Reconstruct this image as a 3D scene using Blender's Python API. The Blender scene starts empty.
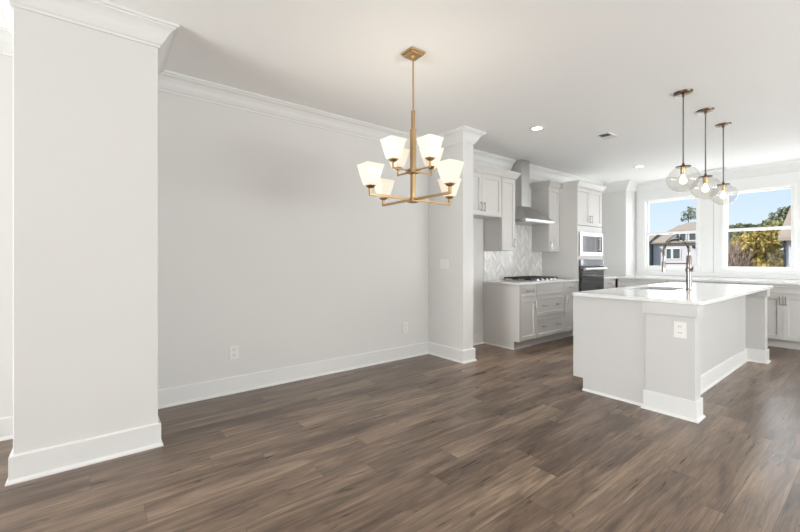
import bpy, bmesh, math, random
from mathutils import Vector, Matrix
random.seed(7)
SC = bpy.context.scene
COL = SC.collection

# ------------------------------------------------------------------ camera
CAM_H = 1.228
cd = bpy.data.cameras.new('camera')
cam = bpy.data.objects.new('camera', cd)
COL.objects.link(cam)
cam.location = (0, 0, CAM_H)
cam.rotation_euler = (math.radians(90), 0, math.radians(51.95))
cd.sensor_fit = 'HORIZONTAL'
cd.sensor_width = 36.0
cd.lens = 384.4 / 800 * 36
cd.shift_y = -(266 - 259.33) / 800
cd.clip_start = 0.02
cd.clip_end = 500
SC.camera = cam

# ------------------------------------------------------------------ world, sun, daylight, added fill lamps, exposure
world = bpy.data.worlds.new('sky')
SC.world = world
world.use_nodes = True
wn, wl = world.node_tree.nodes, world.node_tree.links
wn.clear()
w_out = wn.new('ShaderNodeOutputWorld')
w_bg = wn.new('ShaderNodeBackground')
w_tc = wn.new('ShaderNodeTexCoord')
w_sep = wn.new('ShaderNodeSeparateXYZ')
w_ramp = wn.new('ShaderNodeValToRGB')
w_ramp.color_ramp.elements[0].position = 0.0
w_ramp.color_ramp.elements[0].color = (0.80, 0.88, 0.95, 1)
w_ramp.color_ramp.elements[1].position = 0.22
w_ramp.color_ramp.elements[1].color = (0.50, 0.72, 0.95, 1)
w_map = wn.new('ShaderNodeMapping')
w_map.inputs['Scale'].default_value = (3.0, 3.0, 14.0)
w_noise = wn.new('ShaderNodeTexNoise')
w_noise.inputs['Scale'].default_value = 1.6
w_noise.inputs['Detail'].default_value = 5
w_cr = wn.new('ShaderNodeValToRGB')
w_cr.color_ramp.elements[0].position = 0.55
w_cr.color_ramp.elements[0].color = (0, 0, 0, 1)
w_cr.color_ramp.elements[1].position = 0.72
w_cr.color_ramp.elements[1].color = (0.8, 0.8, 0.8, 1)
w_mix = wn.new('ShaderNodeMixRGB')
w_mix.inputs[2].default_value = (0.86, 0.89, 0.93, 1)
wl.new(w_tc.outputs['Generated'], w_sep.inputs[0])
wl.new(w_sep.outputs['Z'], w_ramp.inputs[0])
wl.new(w_tc.outputs['Generated'], w_map.inputs[0])
wl.new(w_map.outputs[0], w_noise.inputs['Vector'])
wl.new(w_noise.outputs[0], w_cr.inputs[0])
wl.new(w_cr.outputs[0], w_mix.inputs[0])
wl.new(w_ramp.outputs[0], w_mix.inputs[1])
wl.new(w_mix.outputs[0], w_bg.inputs[0])
w_bg.inputs[1].default_value = 0.95
wl.new(w_bg.outputs[0], w_out.inputs[0])


def light(name, kind, loc, energy, color=(1, 1, 1), rot=(0, 0, 0), **kw):
    d = bpy.data.lights.new(name, kind)
    d.energy = energy
    d.color = color
    for k, v in kw.items():
        setattr(d, k, v)
    o = bpy.data.objects.new(name, d)
    o.location = loc
    o.rotation_euler = rot
    COL.objects.link(o)
    return o


R = math.radians
# the sun stands to the left, high, outside: lights the houses and trees only
sun = light('sun', 'SUN', (-30, -20, 30), 5.6, (1.0, 0.95, 0.86), angle=R(1.0))
sun.rotation_euler = Vector((0.66, 0.62, -0.55)).to_track_quat('-Z', 'Y').to_euler()
# rear and right area lamps are added fill; those walls have no openings
light('fill_rear', 'AREA', (-2.0, -6.9, 1.50), 800, (0.960, 0.992, 0.995), (R(116), 0, 0),
      shape='RECTANGLE', size=3.2, size_y=2.2)
light('fill_right', 'AREA', (4.40, 3.5, 1.50), 455, (0.965, 0.994, 0.995), (R(128), 0, R(90)),
      shape='RECTANGLE', size=5.2, size_y=2.3)
light('daylight_kitchen_window', 'AREA', (-1.4, 8.85, 1.72), 62, (0.97, 0.985, 1.0), (R(-90), 0, 0),
      shape='RECTANGLE', size=3.6, size_y=1.5)
SC.view_settings.view_transform = 'Standard'
SC.view_settings.look = 'None'
SC.view_settings.exposure = 0.23
SC.view_settings.gamma = 1.0
SC.view_settings.use_curve_mapping = False
SC.cycles.use_denoising = True
SC.cycles.max_bounces = 8
SC.cycles.diffuse_bounces = 6
SC.cycles.transparent_max_bounces = 16
SC.cycles.sample_clamp_indirect = 4.0
SC.cycles.caustics_reflective = False
SC.cycles.caustics_refractive = False


# ------------------------------------------------------------------ materials
def mat(name, color, rough=0.5, metal=0.0, spec=0.5, coat=0.0, vary=0.0, vscale=3.0, bump=0.0, bscale=60.0, stretch=None):
    m = bpy.data.materials.new(name)
    m.use_nodes = True
    n, l = m.node_tree.nodes, m.node_tree.links
    b = n['Principled BSDF']
    b.inputs['Base Color'].default_value = (*color, 1)
    b.inputs['Roughness'].default_value = rough
    b.inputs['Metallic'].default_value = metal
    b.inputs['Specular IOR Level'].default_value = spec
    b.inputs['Coat Weight'].default_value = coat
    tc = n.new('ShaderNodeTexCoord')
    src = tc.outputs['Object']
    if stretch:
        mp = n.new('ShaderNodeMapping')
        mp.inputs['Scale'].default_value = stretch
        l.new(src, mp.inputs[0])
        src = mp.outputs[0]
    if vary:
        no = n.new('ShaderNodeTexNoise')
        no.inputs['Scale'].default_value = vscale
        no.inputs['Detail'].default_value = 4
        l.new(src, no.inputs['Vector'])
        mx = n.new('ShaderNodeMixRGB')
        mx.inputs[1].default_value = (*[c * (1 - vary) for c in color], 1)
        mx.inputs[2].default_value = (*[min(1, c * (1 + vary)) for c in color], 1)
        l.new(no.outputs[0], mx.inputs[0])
        l.new(mx.outputs[0], b.inputs['Base Color'])
    if bump:
        nb = n.new('ShaderNodeTexNoise')
        nb.inputs['Scale'].default_value = bscale
        nb.inputs['Detail'].default_value = 3
        l.new(src, nb.inputs['Vector'])
        bp = n.new('ShaderNodeBump')
        bp.inputs['Strength'].default_value = bump
        bp.inputs['Distance'].default_value = 0.002
        l.new(nb.outputs[0], bp.inputs['Height'])
        l.new(bp.outputs[0], b.inputs['Normal'])
    return m


def emis(name, color, strength):
    m = bpy.data.materials.new(name)
    m.use_nodes = True
    n, l = m.node_tree.nodes, m.node_tree.links
    n.clear()
    e = n.new('ShaderNodeEmission')
    e.inputs[0].default_value = (*color, 1)
    e.inputs[1].default_value = strength
    o = n.new('ShaderNodeOutputMaterial')
    l.new(e.outputs[0], o.inputs[0])
    return m


def thin_glass(name, tint, face, edge):
    m = bpy.data.materials.new(name)
    m.use_nodes = True
    n, l = m.node_tree.nodes, m.node_tree.links
    n.clear()
    t = n.new('ShaderNodeBsdfTransparent')
    t.inputs[0].default_value = (*tint, 1)
    g = n.new('ShaderNodeBsdfGlossy')
    g.inputs['Roughness'].default_value = 0.02
    lw = n.new('ShaderNodeLayerWeight')
    lw.inputs[0].default_value = 0.25
    mr = n.new('ShaderNodeMapRange')
    mr.inputs['To Min'].default_value = face
    mr.inputs['To Max'].default_value = edge
    mx = n.new('ShaderNodeMixShader')
    o = n.new('ShaderNodeOutputMaterial')
    l.new(lw.outputs['Facing'], mr.inputs[0])
    l.new(mr.outputs[0], mx.inputs[0])
    l.new(t.outputs[0], mx.inputs[1])
    l.new(g.outputs[0], mx.inputs[2])
    l.new(mx.outputs[0], o.inputs[0])
    return m


M = {}
M['wall'] = mat('wall_paint', (0.680, 0.674, 0.662), 0.75, spec=0.25, vary=0.012, vscale=1.2, bump=0.05, bscale=180)
M['ceiling'] = mat('ceiling_paint', (0.90, 0.90, 0.892), 0.85, spec=0.2, vary=0.01, vscale=1.0)
M['trim'] = mat('trim_paint', (0.735, 0.735, 0.727), 0.38, spec=0.4)
M['cab'] = mat('cabinet_paint', (0.630, 0.616, 0.598), 0.42, spec=0.4, vary=0.012, vscale=2)
M['island'] = mat('island_paint', (0.570, 0.564, 0.554), 0.45, spec=0.4, vary=0.012, vscale=2)
M['quartz'] = mat('white_quartz', (0.78, 0.78, 0.772), 0.10, spec=0.5, vary=0.02, vscale=14)
M['steel'] = mat('brushed_steel', (0.56, 0.55, 0.535), 0.30, 1.0, vary=0.08, vscale=6, stretch=(1, 1, 40))
M['nickel'] = mat('satin_nickel', (0.25, 0.23, 0.21), 0.26, 1.0, vary=0.03)
M['pull'] = mat('pull_nickel', (0.34, 0.325, 0.305), 0.28, 1.0, vary=0.03)
M['brass'] = mat('antique_brass', (0.53, 0.365, 0.195), 0.36, 1.0, vary=0.06, vscale=12)
M['bronze'] = mat('dark_brass', (0.13, 0.085, 0.048), 0.35, 1.0, vary=0.05)
M['cord'] = mat('grey_cord', (0.12, 0.115, 0.11), 0.6, vary=0.08)
M['black'] = mat('black_iron', (0.018, 0.018, 0.02), 0.45, vary=0.1)
M['oven_glass'] = mat('black_glass', (0.012, 0.013, 0.016), 0.05, spec=1.0, vary=0.02)
M['mirror_glass'] = mat('tinted_mirror_glass', (0.30, 0.31, 0.33), 0.07, 0.85, vary=0.02)
M['plastic'] = mat('white_plastic', (0.75, 0.745, 0.73), 0.4, vary=0.01)
M['slot'] = mat('dark_slot', (0.06, 0.055, 0.05), 0.6, vary=0.05)
M['vent_dark'] = mat('vent_shadow', (0.07, 0.07, 0.07), 0.8, vary=0.05)
M['vinyl'] = mat('window_vinyl', (0.78, 0.78, 0.77), 0.35, vary=0.01)
M['bulb'] = emis('bulb_glow', (1.0, 0.78, 0.50), 3.2)
M['lens'] = emis('downlight_lens', (1.0, 0.95, 0.86), 6.0)
M['pane'] = thin_glass('window_glass', (0.98, 0.985, 0.985), 0.001, 0.02)
M['globe'] = thin_glass('clear_globe_glass', (0.945, 0.935, 0.915), 0.02, 0.40)


def shade_material():
    m = bpy.data.materials.new('opal_glass')
    m.use_nodes = True
    n, l = m.node_tree.nodes, m.node_tree.links
    b = n['Principled BSDF']
    b.inputs['Base Color'].default_value = (0.56, 0.53, 0.48, 1)
    b.inputs['Roughness'].default_value = 0.25
    b.inputs['Emission Color'].default_value = (1.0, 0.82, 0.60, 1)
    b.inputs['Emission Strength'].default_value = 0.40
    return m


M['shade'] = shade_material()


def floor_material():
    m = bpy.data.materials.new('oak_plank_floor')
    m.use_nodes = True
    n, l = m.node_tree.nodes, m.node_tree.links
    b = n['Principled BSDF']

    def math_(op, a, bb=None, clamp=False):
        x = n.new('ShaderNodeMath')
        x.operation = op
        x.use_clamp = clamp
        for i, v in enumerate((a, bb)):
            if v is None:
                continue
            if isinstance(v, (int, float)):
                x.inputs[i].default_value = v
            else:
                l.new(v, x.inputs[i])
        return x.outputs[0]
    tc = n.new('ShaderNodeTexCoord')
    sp = n.new('ShaderNodeSeparateXYZ')
    l.new(tc.outputs['Object'], sp.inputs[0])
    X, Y = sp.outputs['X'], sp.outputs['Y']
    W, L = 0.165, 1.22
    rx = math_('DIVIDE', X, W)
    row = math_('FLOOR', rx)
    fx = math_('FRACT', rx)
    wn1 = n.new('ShaderNodeTexWhiteNoise')
    wn1.noise_dimensions = '1D'
    l.new(row, wn1.inputs['W'])
    ry = math_('ADD', math_('DIVIDE', Y, L), math_('MULTIPLY', wn1.outputs['Value'], 7.0))
    idn = math_('FLOOR', ry)
    fy = math_('FRACT', ry)
    cb = n.new('ShaderNodeCombineXYZ')
    l.new(row, cb.inputs[0])
    l.new(idn, cb.inputs[1])
    wn2 = n.new('ShaderNodeTexWhiteNoise')
    wn2.noise_dimensions = '2D'
    l.new(cb.outputs[0], wn2.inputs['Vector'])
    plank = wn2.outputs['Value']
    # grain, stretched along the board, shifted from board to board
    cg = n.new('ShaderNodeCombineXYZ')
    l.new(math_('MULTIPLY', X, 42.0), cg.inputs[0])
    l.new(math_('ADD', math_('MULTIPLY', Y, 1.9), math_('MULTIPLY', plank, 50.0)), cg.inputs[1])
    l.new(math_('MULTIPLY', plank, 30.0), cg.inputs[2])
    g1 = n.new('ShaderNodeTexNoise')
    g1.inputs['Scale'].default_value = 1.0
    g1.inputs['Detail'].default_value = 7
    g1.inputs['Roughness'].default_value = 0.62
    g1.inputs['Distortion'].default_value = 0.6
    l.new(cg.outputs[0], g1.inputs['Vector'])
    cg2 = n.new('ShaderNodeCombineXYZ')
    l.new(math_('MULTIPLY', X, 9.0), cg2.inputs[0])
    l.new(math_('ADD', math_('MULTIPLY', Y, 1.3), math_('MULTIPLY', plank, 91.0)), cg2.inputs[1])
    g2 = n.new('ShaderNodeTexNoise')
    g2.inputs['Scale'].default_value = 1.0
    g2.inputs['Detail'].default_value = 4
    g2.inputs['Distortion'].default_value = 1.2
    l.new(cg2.outputs[0], g2.inputs['Vector'])
    cg3 = n.new('ShaderNodeCombineXYZ')
    l.new(math_('MULTIPLY', X, 150.0), cg3.inputs[0])
    l.new(math_('ADD', math_('MULTIPLY', Y, 7.0), math_('MULTIPLY', plank, 37.0)), cg3.inputs[1])
    g3 = n.new('ShaderNodeTexNoise')
    g3.inputs['Scale'].default_value = 1.0
    g3.inputs['Detail'].default_value = 3
    l.new(cg3.outputs[0], g3.inputs['Vector'])
    # dark mineral streaks and knots
    cg4 = n.new('ShaderNodeCombineXYZ')
    l.new(math_('MULTIPLY', X, 13.0), cg4.inputs[0])
    l.new(math_('ADD', math_('MULTIPLY', Y, 2.6), math_('MULTIPLY', plank, 63.0)), cg4.inputs[1])
    g4 = n.new('ShaderNodeTexNoise')
    g4.inputs['Scale'].default_value = 1.0
    g4.inputs['Detail'].default_value = 6
    g4.inputs['Distortion'].default_value = 2.2
    l.new(cg4.outputs[0], g4.inputs['Vector'])
    knot = n.new('ShaderNodeMapRange')
    knot.inputs['From Min'].default_value = 0.65
    knot.inputs['From Max'].default_value = 0.78
    knot.inputs['To Min'].default_value = 0.0
    knot.inputs['To Max'].default_value = 0.55
    l.new(g4.outputs[0], knot.inputs['Value'])
    t = math_('ADD', math_('ADD', math_('MULTIPLY', plank, 0.30), math_('MULTIPLY', g1.outputs[0], 1.10)),
              math_('ADD', math_('MULTIPLY', g2.outputs[0], 1.15), math_('MULTIPLY', g3.outputs[0], 0.55)))
    t = math_('SUBTRACT', t, 1.00)
    ramp = n.new('ShaderNodeValToRGB')
    cr = ramp.color_ramp
    cr.elements[0].position = 0.16
    cr.elements[0].color = (0.052, 0.032, 0.020, 1)
    cr.elements[1].position = 1.0
    cr.elements[1].color = (0.33, 0.232, 0.160, 1)
    e = cr.elements.new(0.40)
    e.color = (0.098, 0.062, 0.040, 1)
    e = cr.elements.new(0.56)
    e.color = (0.146, 0.097, 0.066, 1)
    e = cr.elements.new(0.74)
    e.color = (0.203, 0.140, 0.096, 1)
    l.new(math_('SUBTRACT', t, knot.outputs[0]), ramp.inputs[0])
    # board joints
    jx = math_('LESS_THAN', math_('MINIMUM', fx, math_('SUBTRACT', 1.0, fx)), 0.008)
    jy = math_('LESS_THAN', math_('MINIMUM', fy, math_('SUBTRACT', 1.0, fy)), 0.0012)
    j = math_('MAXIMUM', jx, jy)
    mx = n.new('ShaderNodeMixRGB')
    mx.inputs[2].default_value = (0.045, 0.032, 0.026, 1)
    l.new(math_('MULTIPLY', j, 0.75), mx.inputs[0])
    l.new(ramp.outputs[0], mx.inputs[1])
    l.new(mx.outputs[0], b.inputs['Base Color'])
    rr = math_('ADD', 0.22, math_('MULTIPLY', g1.outputs[0], 0.16))
    l.new(rr, b.inputs['Roughness'])
    b.inputs['Specular IOR Level'].default_value = 0.62
    bp = n.new('ShaderNodeBump')
    bp.inputs['Strength'].default_value = 0.25
    bp.inputs['Distance'].default_value = 0.002
    l.new(math_('SUBTRACT', g1.outputs[0], math_('MULTIPLY', j, 1.5)), bp.inputs['Height'])
    l.new(bp.outputs[0], b.inputs['Normal'])
    return m


M['floor'] = floor_material()


def tile_material():
    # white chevron tiles: the pattern lies in the wall's plane (Y across, Z up)
    m = bpy.data.materials.new('chevron_tile')
    m.use_nodes = True
    n, l = m.node_tree.nodes, m.node_tree.links
    b = n['Principled BSDF']

    def math_(op, a, bb=None):
        x = n.new('ShaderNodeMath')
        x.operation = op
        for i, v in enumerate((a, bb)):
            if v is None:
                continue
            if isinstance(v, (int, float)):
                x.inputs[i].default_value = v
            else:
                l.new(v, x.inputs[i])
        return x.outputs[0]
    tc = n.new('ShaderNodeTexCoord')
    sp = n.new('ShaderNodeSeparateXYZ')
    l.new(tc.outputs['Object'], sp.inputs[0])
    Y, Z = sp.outputs['Y'], sp.outputs['Z']
    w, h = 0.105, 0.062
    cx = math_('DIVIDE', Y, w)
    col_ = math_('FLOOR', cx)
    fx = math_('FRACT', cx)
    par = math_('MODULO', math_('ADD', col_, 100.0), 2.0)
    tri = math_('ABSOLUTE', math_('SUBTRACT', fx, par))
    zz = math_('DIVIDE', math_('ADD', Z, math_('MULTIPLY', tri, w)), h)
    row = math_('FLOOR', zz)
    fz = math_('FRACT', zz)
    cb = n.new('ShaderNodeCombineXYZ')
    l.new(col_, cb.inputs[0])
    l.new(row, cb.inputs[1])
    wnz = n.new('ShaderNodeTexWhiteNoise')
    wnz.noise_dimensions = '2D'
    l.new(cb.outputs[0], wnz.inputs['Vector'])
    ramp = n.new('ShaderNodeValToRGB')
    ramp.color_ramp.elements[0].color = (0.62, 0.605, 0.59, 1)
    ramp.color_ramp.elements[1].color = (0.84, 0.83, 0.815, 1)
    l.new(wnz.outputs['Value'], ramp.inputs[0])
    g = math_('MAXIMUM', math_('LESS_THAN', fz, 0.07), math_('LESS_THAN', fx, 0.05))
    mx = n.new('ShaderNodeMixRGB')
    mx.inputs[2].default_value = (0.52, 0.50, 0.48, 1)
    l.new(g, mx.inputs[0])
    l.new(ramp.outputs[0], mx.inputs[1])
    l.new(mx.outputs[0], b.inputs['Base Color'])
    b.inputs['Roughness'].default_value = 0.15
    return m


M['tile'] = tile_material()


# ------------------------------------------------------------------ mesh helpers
def BM():
    return bmesh.new()


def box(bm, x0, x1, y0, y1, z0, z1):
    if x0 > x1: x0, x1 = x1, x0
    if y0 > y1: y0, y1 = y1, y0
    if z0 > z1: z0, z1 = z1, z0
    v = [bm.verts.new((x, y, z)) for z in (z0, z1) for (x, y) in ((x0, y0), (x1, y0), (x1, y1), (x0, y1))]
    F = [bm.faces.new([v[i] for i in q]) for q in
         ((3, 2, 1, 0), (4, 5, 6, 7), (0, 1, 5, 4), (1, 2, 6, 5), (2, 3, 7, 6), (3, 0, 4, 7))]
    return v, F


def prism(bm, poly, z0, z1):
    """vertical extrusion of a plan polygon"""
    lo = [bm.verts.new((x, y, z0)) for x, y in poly]
    hi = [bm.verts.new((x, y, z1)) for x, y in poly]
    k = len(poly)
    bm.faces.new(lo[::-1])
    bm.faces.new(hi)
    for i in range(k):
        bm.faces.new((lo[i], lo[(i + 1) % k], hi[(i + 1) % k], hi[i]))


def lathe(bm, prof, cx, cy, seg=24, closed=False, cap=True):
    """prof: list of (radius, z)"""
    rings = []
    for r, z in prof:
        if r < 1e-6:
            rings.append([bm.verts.new((cx, cy, z))])
        else:
            rings.append([bm.verts.new((cx + r * math.cos(2 * math.pi * i / seg), cy + r * math.sin(2 * math.pi * i / seg), z)) for i in range(seg)])
    pairs = list(zip(rings, rings[1:])) + ([(rings[-1], rings[0])] if closed else [])
    for a, b in pairs:
        for i in range(seg):
            j = (i + 1) % seg
            if len(a) == 1 and len(b) == 1:
                continue
            if len(a) == 1:
                bm.faces.new((a[0], b[j], b[i]))
            elif len(b) == 1:
                bm.faces.new((a[i], a[j], b[0]))
            else:
                bm.faces.new((a[i], a[j], b[j], b[i]))
    if cap and not closed:
        if len(rings[0]) > 1: bm.faces.new(rings[0][::-1])
        if len(rings[-1]) > 1: bm.faces.new(rings[-1])


def tube(bm, pts, r, seg=10, cap=True):
    pts = [Vector(p) for p in pts]
    rr = r if isinstance(r, (list, tuple)) else [r] * len(pts)
    rings = []
    up = Vector((0, 0, 1))
    prev = None
    for i, p in enumerate(pts):
        t = (pts[min(i + 1, len(pts) - 1)] - pts[max(i - 1, 0)]).normalized()
        if prev is None:
            a = t.cross(up) if abs(t.dot(up)) < 0.95 else t.cross(Vector((1, 0, 0)))
        else:
            a = prev - t * prev.dot(t)
        a.normalize()
        prev = a
        b = t.cross(a)
        rings.append([bm.verts.new(p + (a * math.cos(2 * math.pi * k / seg) + b * math.sin(2 * math.pi * k / seg)) * rr[i]) for k in range(seg)])
    for A, B in zip(rings, rings[1:]):
        for k in range(seg):
            j = (k + 1) % seg
            bm.faces.new((A[k], A[j], B[j], B[k]))
    if cap:
        bm.faces.new(rings[0][::-1])
        bm.faces.new(rings[-1])


def loft(bm, loops, cap0=True, cap1=True):
    rings = [[bm.verts.new(p) for p in lp] for lp in loops]
    k = len(rings[0])
    for A, B in zip(rings, rings[1:]):
        for i in range(k):
            j = (i + 1) % k
            bm.faces.new((A[i], A[j], B[j], B[i]))
    if cap0: bm.faces.new(rings[0][::-1])
    if cap1: bm.faces.new(rings[-1])


def sweep(bm, path, prof, side=1):
    """Mitred moulding: path in plan, prof (offset into the room, z); side=+1 offsets to the right of travel."""
    P = [Vector(p) for p in path]
    nrm = []
    for a, b in zip(P, P[1:]):
        d = (b - a).normalized()
        nrm.append(Vector((d.y, -d.x)) * side)
    loops = []
    for i, p in enumerate(P):
        if i == 0:
            o = nrm[0]
        elif i == len(P) - 1:
            o = nrm[-1]
        else:
            s = nrm[i - 1] + nrm[i]
            o = s / max(1e-6, 1 + nrm[i - 1].dot(nrm[i]))
        loops.append([(p.x + o.x * u, p.y + o.y * u, z) for u, z in prof])
    loft(bm, loops)


def wloc(o):
    v = Vector((0, 0, 0))
    while o:
        v = v + o.location
        o = o.parent
    return v


def obj(name, bm, m, parent=None, origin=None, bevel=0.0, smooth=False, seg=2):
    """Link a bmesh (built in world coordinates) as one object."""
    bmesh.ops.recalc_face_normals(bm, faces=bm.faces[:])
    if parent is not None:
        off = wloc(parent)
    elif origin is not None:
        off = Vector(origin)
    else:
        xs = [v.co for v in bm.verts]
        off = Vector(((min(v.x for v in xs) + max(v.x for v in xs)) / 2, (min(v.y for v in xs) + max(v.y for v in xs)) / 2, min(v.z for v in xs)))
    bmesh.ops.translate(bm, verts=bm.verts[:], vec=-off)
    me = bpy.data.meshes.new(name)
    bm.to_mesh(me)
    bm.free()
    if smooth:
        for p in me.polygons:
            p.use_smooth = True
    me.materials.append(m)
    o = bpy.data.objects.new(name, me)
    COL.objects.link(o)
    if parent is not None:
        o.parent = parent
    else:
        o.location = off
    if bevel:
        md = o.modifiers.new('bevel', 'BEVEL')
        md.width = bevel
        md.segments = seg
        md.limit_method = 'ANGLE'
        md.angle_limit = R(40)
        md.harden_normals = False
    if smooth:
        try:
            me.set_sharp_from_angle(angle=R(35))
        except Exception:
            pass
    return o


def thing(name, label, cat, loc, group=None):
    o = bpy.data.objects.new(name, None)
    o.empty_display_size = 0.1
    o.location = loc
    COL.objects.link(o)
    o['label'] = label
    o['category'] = cat
    if group: o['group'] = group
    return o


def tag(o, label, cat, group=None, kind=None):
    o['label'] = label
    o['category'] = cat
    if group: o['group'] = group
    if kind: o['kind'] = kind
    return o


def struct(name, bm, m, parent=None, **kw):
    kw.setdefault('origin', (0, 0, 0))
    o = obj(name, bm, m, parent, **kw)
    if parent is None: o['kind'] = 'structure'
    return o


def dup(root, loc, label=None):
    r = root.copy()
    COL.objects.link(r)
    r.location = loc
    if label: r['label'] = label
    for ch in list(root.children):
        c = ch.copy()
        COL.objects.link(c)
        c.parent = r
        for g in list(ch.children):
            d = g.copy()
            COL.objects.link(d)
            d.parent = c
    return r


def mapper(face, plane):
    """(a, n, z) on a cabinet face -> world; a runs along the face, n out of it."""
    if face == '+X': return lambda a, n, z: (plane + n, a, z)
    if face == '-X': return lambda a, n, z: (plane - n, a, z)
    if face == '-Y': return lambda a, n, z: (a, plane - n, z)
    if face == '+Y': return lambda a, n, z: (a, plane + n, z)


def fbox(bm, T, a0, a1, n0, n1, z0, z1):
    p, q = T(a0, n0, z0), T(a1, n1, z1)
    return box(bm, p[0], q[0], p[1], q[1], p[2], q[2])


def shaker(T, a0, a1, z0, z1, rail=0.058, thick=0.02):
    """framed door or drawer front: raised frame, sunk flat panel"""
    bm = BM()
    if a0 > a1: a0, a1 = a1, a0
    r = min(rail, (a1 - a0) * 0.3, (z1 - z0) * 0.3)
    lo = lambda n, i: [T(a0 + i, n, z0 + i), T(a1 - i, n, z0 + i), T(a1 - i, n, z1 - i), T(a0 + i, n, z1 - i)]
    loft(bm, [lo(0, 0), lo(thick, 0), lo(thick, r), lo(thick - 0.012, r + 0.003)])
    return bm


def pull(T, a, z, length, vertical, n0=0.02):
    bm = BM()
    h = length / 2
    e = 0.028
    bar = 0.006
    if vertical:
        pts = [T(a, n0 + e, z - h), T(a, n0 + e, z + h)]
        posts = [z - h * 0.8, z + h * 0.8]
        for q in posts: tube(bm, [T(a, n0 - 0.001, q), T(a, n0 + e, q)], 0.005, 8)
    else:
        pts = [T(a - h, n0 + e, z), T(a + h, n0 + e, z)]
        for q in (a - h * 0.8, a + h * 0.8): tube(bm, [T(q, n0 - 0.001, z), T(q, n0 + e, z)], 0.005, 8)
    tube(bm, pts, bar, 10)
    return bm


def door(parent, T, a0, a1, z0, z1, hinge_handle=None, rail=0.058, m='cab', name='door', hl=0.12):
    d = obj(name, shaker(T, a0, a1, z0, z1, rail), M[m], parent, bevel=0.0015)
    if hinge_handle:
        for (a, z, vert) in hinge_handle:
            obj('handle', pull(T, a, z, hl, vert), M['pull'], d, smooth=True)
    return d


# ------------------------------------------------------------------ the room
XW = -3.73      # long left wall
ZC = 2.763      # ceiling
YB = 8.15       # back wall beside the window recess
YR = 8.60       # window wall
XS = -3.21      # edge of the window recess
XR = 4.50       # right wall
Y0 = -7.00      # rear wall
XK = -3.690      # face of the kitchen's own wall, a little proud of the dining wall
PA = (-2.979, -0.374, 0.306)    # near pier: face x, y from, y to
PB = (-3.126, 3.396, 3.580)     # far pier

b = BM(); box(b, XW - 0.15, XR + 0.15, Y0 - 0.15, YR + 0.15, -0.1, 0.0)
struct('floor', b, M['floor'])
b = BM(); box(b, XW - 0.15, XR + 0.15, Y0 - 0.15, YR + 0.15, ZC, ZC + 0.1)
struct('ceiling', b, M['ceiling'])
b = BM(); box(b, XW - 0.15, XW, Y0 - 0.15, YB, 0, ZC)
struct('wall_left', b, M['wall'])
b = BM(); box(b, XW, PA[0], PA[1], PA[2], 0, ZC)
struct('wall_pier_near', b, M['wall'], bevel=0.004)
b = BM(); box(b, XW, PB[0], PB[1], PB[2], 0, ZC)
struct('wall_pier_far', b, M['wall'], bevel=0.004)
b = BM(); box(b, XW - 0.15, XS, YB, YR + 0.15, 0, ZC)
struct('wall_back_left', b, M['wall'], bevel=0.006)
b = BM(); box(b, XR, XR + 0.15, Y0 - 0.15, YR + 0.15, 0, ZC)
struct('wall_right', b, M['wall'])
b = BM(); box(b, XW, XR, Y0 - 0.15, Y0, 0, ZC)
struct('wall_rear', b, M['wall'])
b = BM(); box(b, XW, XK, PB[2], YB, 0, ZC)
struct('wall_kitchen', b, M['wall'])
# window wall with three openings
WINS = [(-3.062, -2.132), (-1.836, -0.895), (-0.605, 0.336)]
WZ0, WZ1 = 1.035, 2.415
b = BM()
xs = [XS] + [v for w in WINS for v in w] + [XR]
for i in range(0, len(xs), 2):
    box(b, xs[i], xs[i + 1], YR, YR + 0.15, WZ0, WZ1)
box(b, XS, XR, YR, YR + 0.15, 0, WZ0)
box(b, XS, XR, YR, YR + 0.15, WZ1, ZC)
bmesh.ops.remove_doubles(b, verts=b.verts[:], dist=1e-5)
struct('wall_back', b, M['wall'])
# chevron splashback tiles behind the cooktop
b = BM(); box(b, XK, XK + 0.01, 4.45, 5.974, 0.914, 1.86)
struct('wall_tile', b, M['tile'])

# baseboards with shoe
BASE = [(0.0, 0.0), (0.028, 0.0), (0.027, 0.010), (0.017, 0.021), (0.016, 0.024), (0.016, 0.145), (0.010, 0.152), (0.0, 0.152)]
b = BM()
sweep(b, [(XW, Y0), (XW, PA[1]), (PA[0], PA[1]), (PA[0], PA[2]), (XW, PA[2]), (XW, PB[1]), (PB[0], PB[1]), (PB[0], PB[2]), (XK, PB[2]), (XK, 4.420)], BASE)
struct('baseboard_left', b, M['trim'])
b = BM(); sweep(b, [(XR, 7.3), (XR, Y0), (XW + 0.03, Y0)], BASE)
struct('baseboard_right', b, M['trim'])


# crown mouldings
def crown_prof(h, p):
    q = [(0, -1.0), (0.09, -1.0), (0.10, -0.90), (0.17, -0.86), (0.24, -0.78), (0.34, -0.66), (0.47, -0.46), (0.62, -0.30), (0.78, -0.205), (0.84, -0.20), (0.86, -0.13), (0.98, -0.11), (1.0, -0.0), (0, 0)]
    return [(u * p, ZC + v * h) for u, v in q]


b = BM()
sweep(b, [(XW, Y0), (XW, PA[1]), (PA[0], PA[1]), (PA[0], PA[2]), (XW, PA[2]), (XW, PB[1]), (PB[0], PB[1]), (PB[0], PB[2]), (XK, PB[2]), (XK, 5.095)], crown_prof(0.142, 0.108))
struct('trim_1', b, M['trim'])
b = BM()
sweep(b, [(XK, 5.325), (XK, YB), (XS, YB), (XS, YR), (XR, YR)], crown_prof(0.178, 0.115))
struct('trim_2', b, M['trim'])
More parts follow.
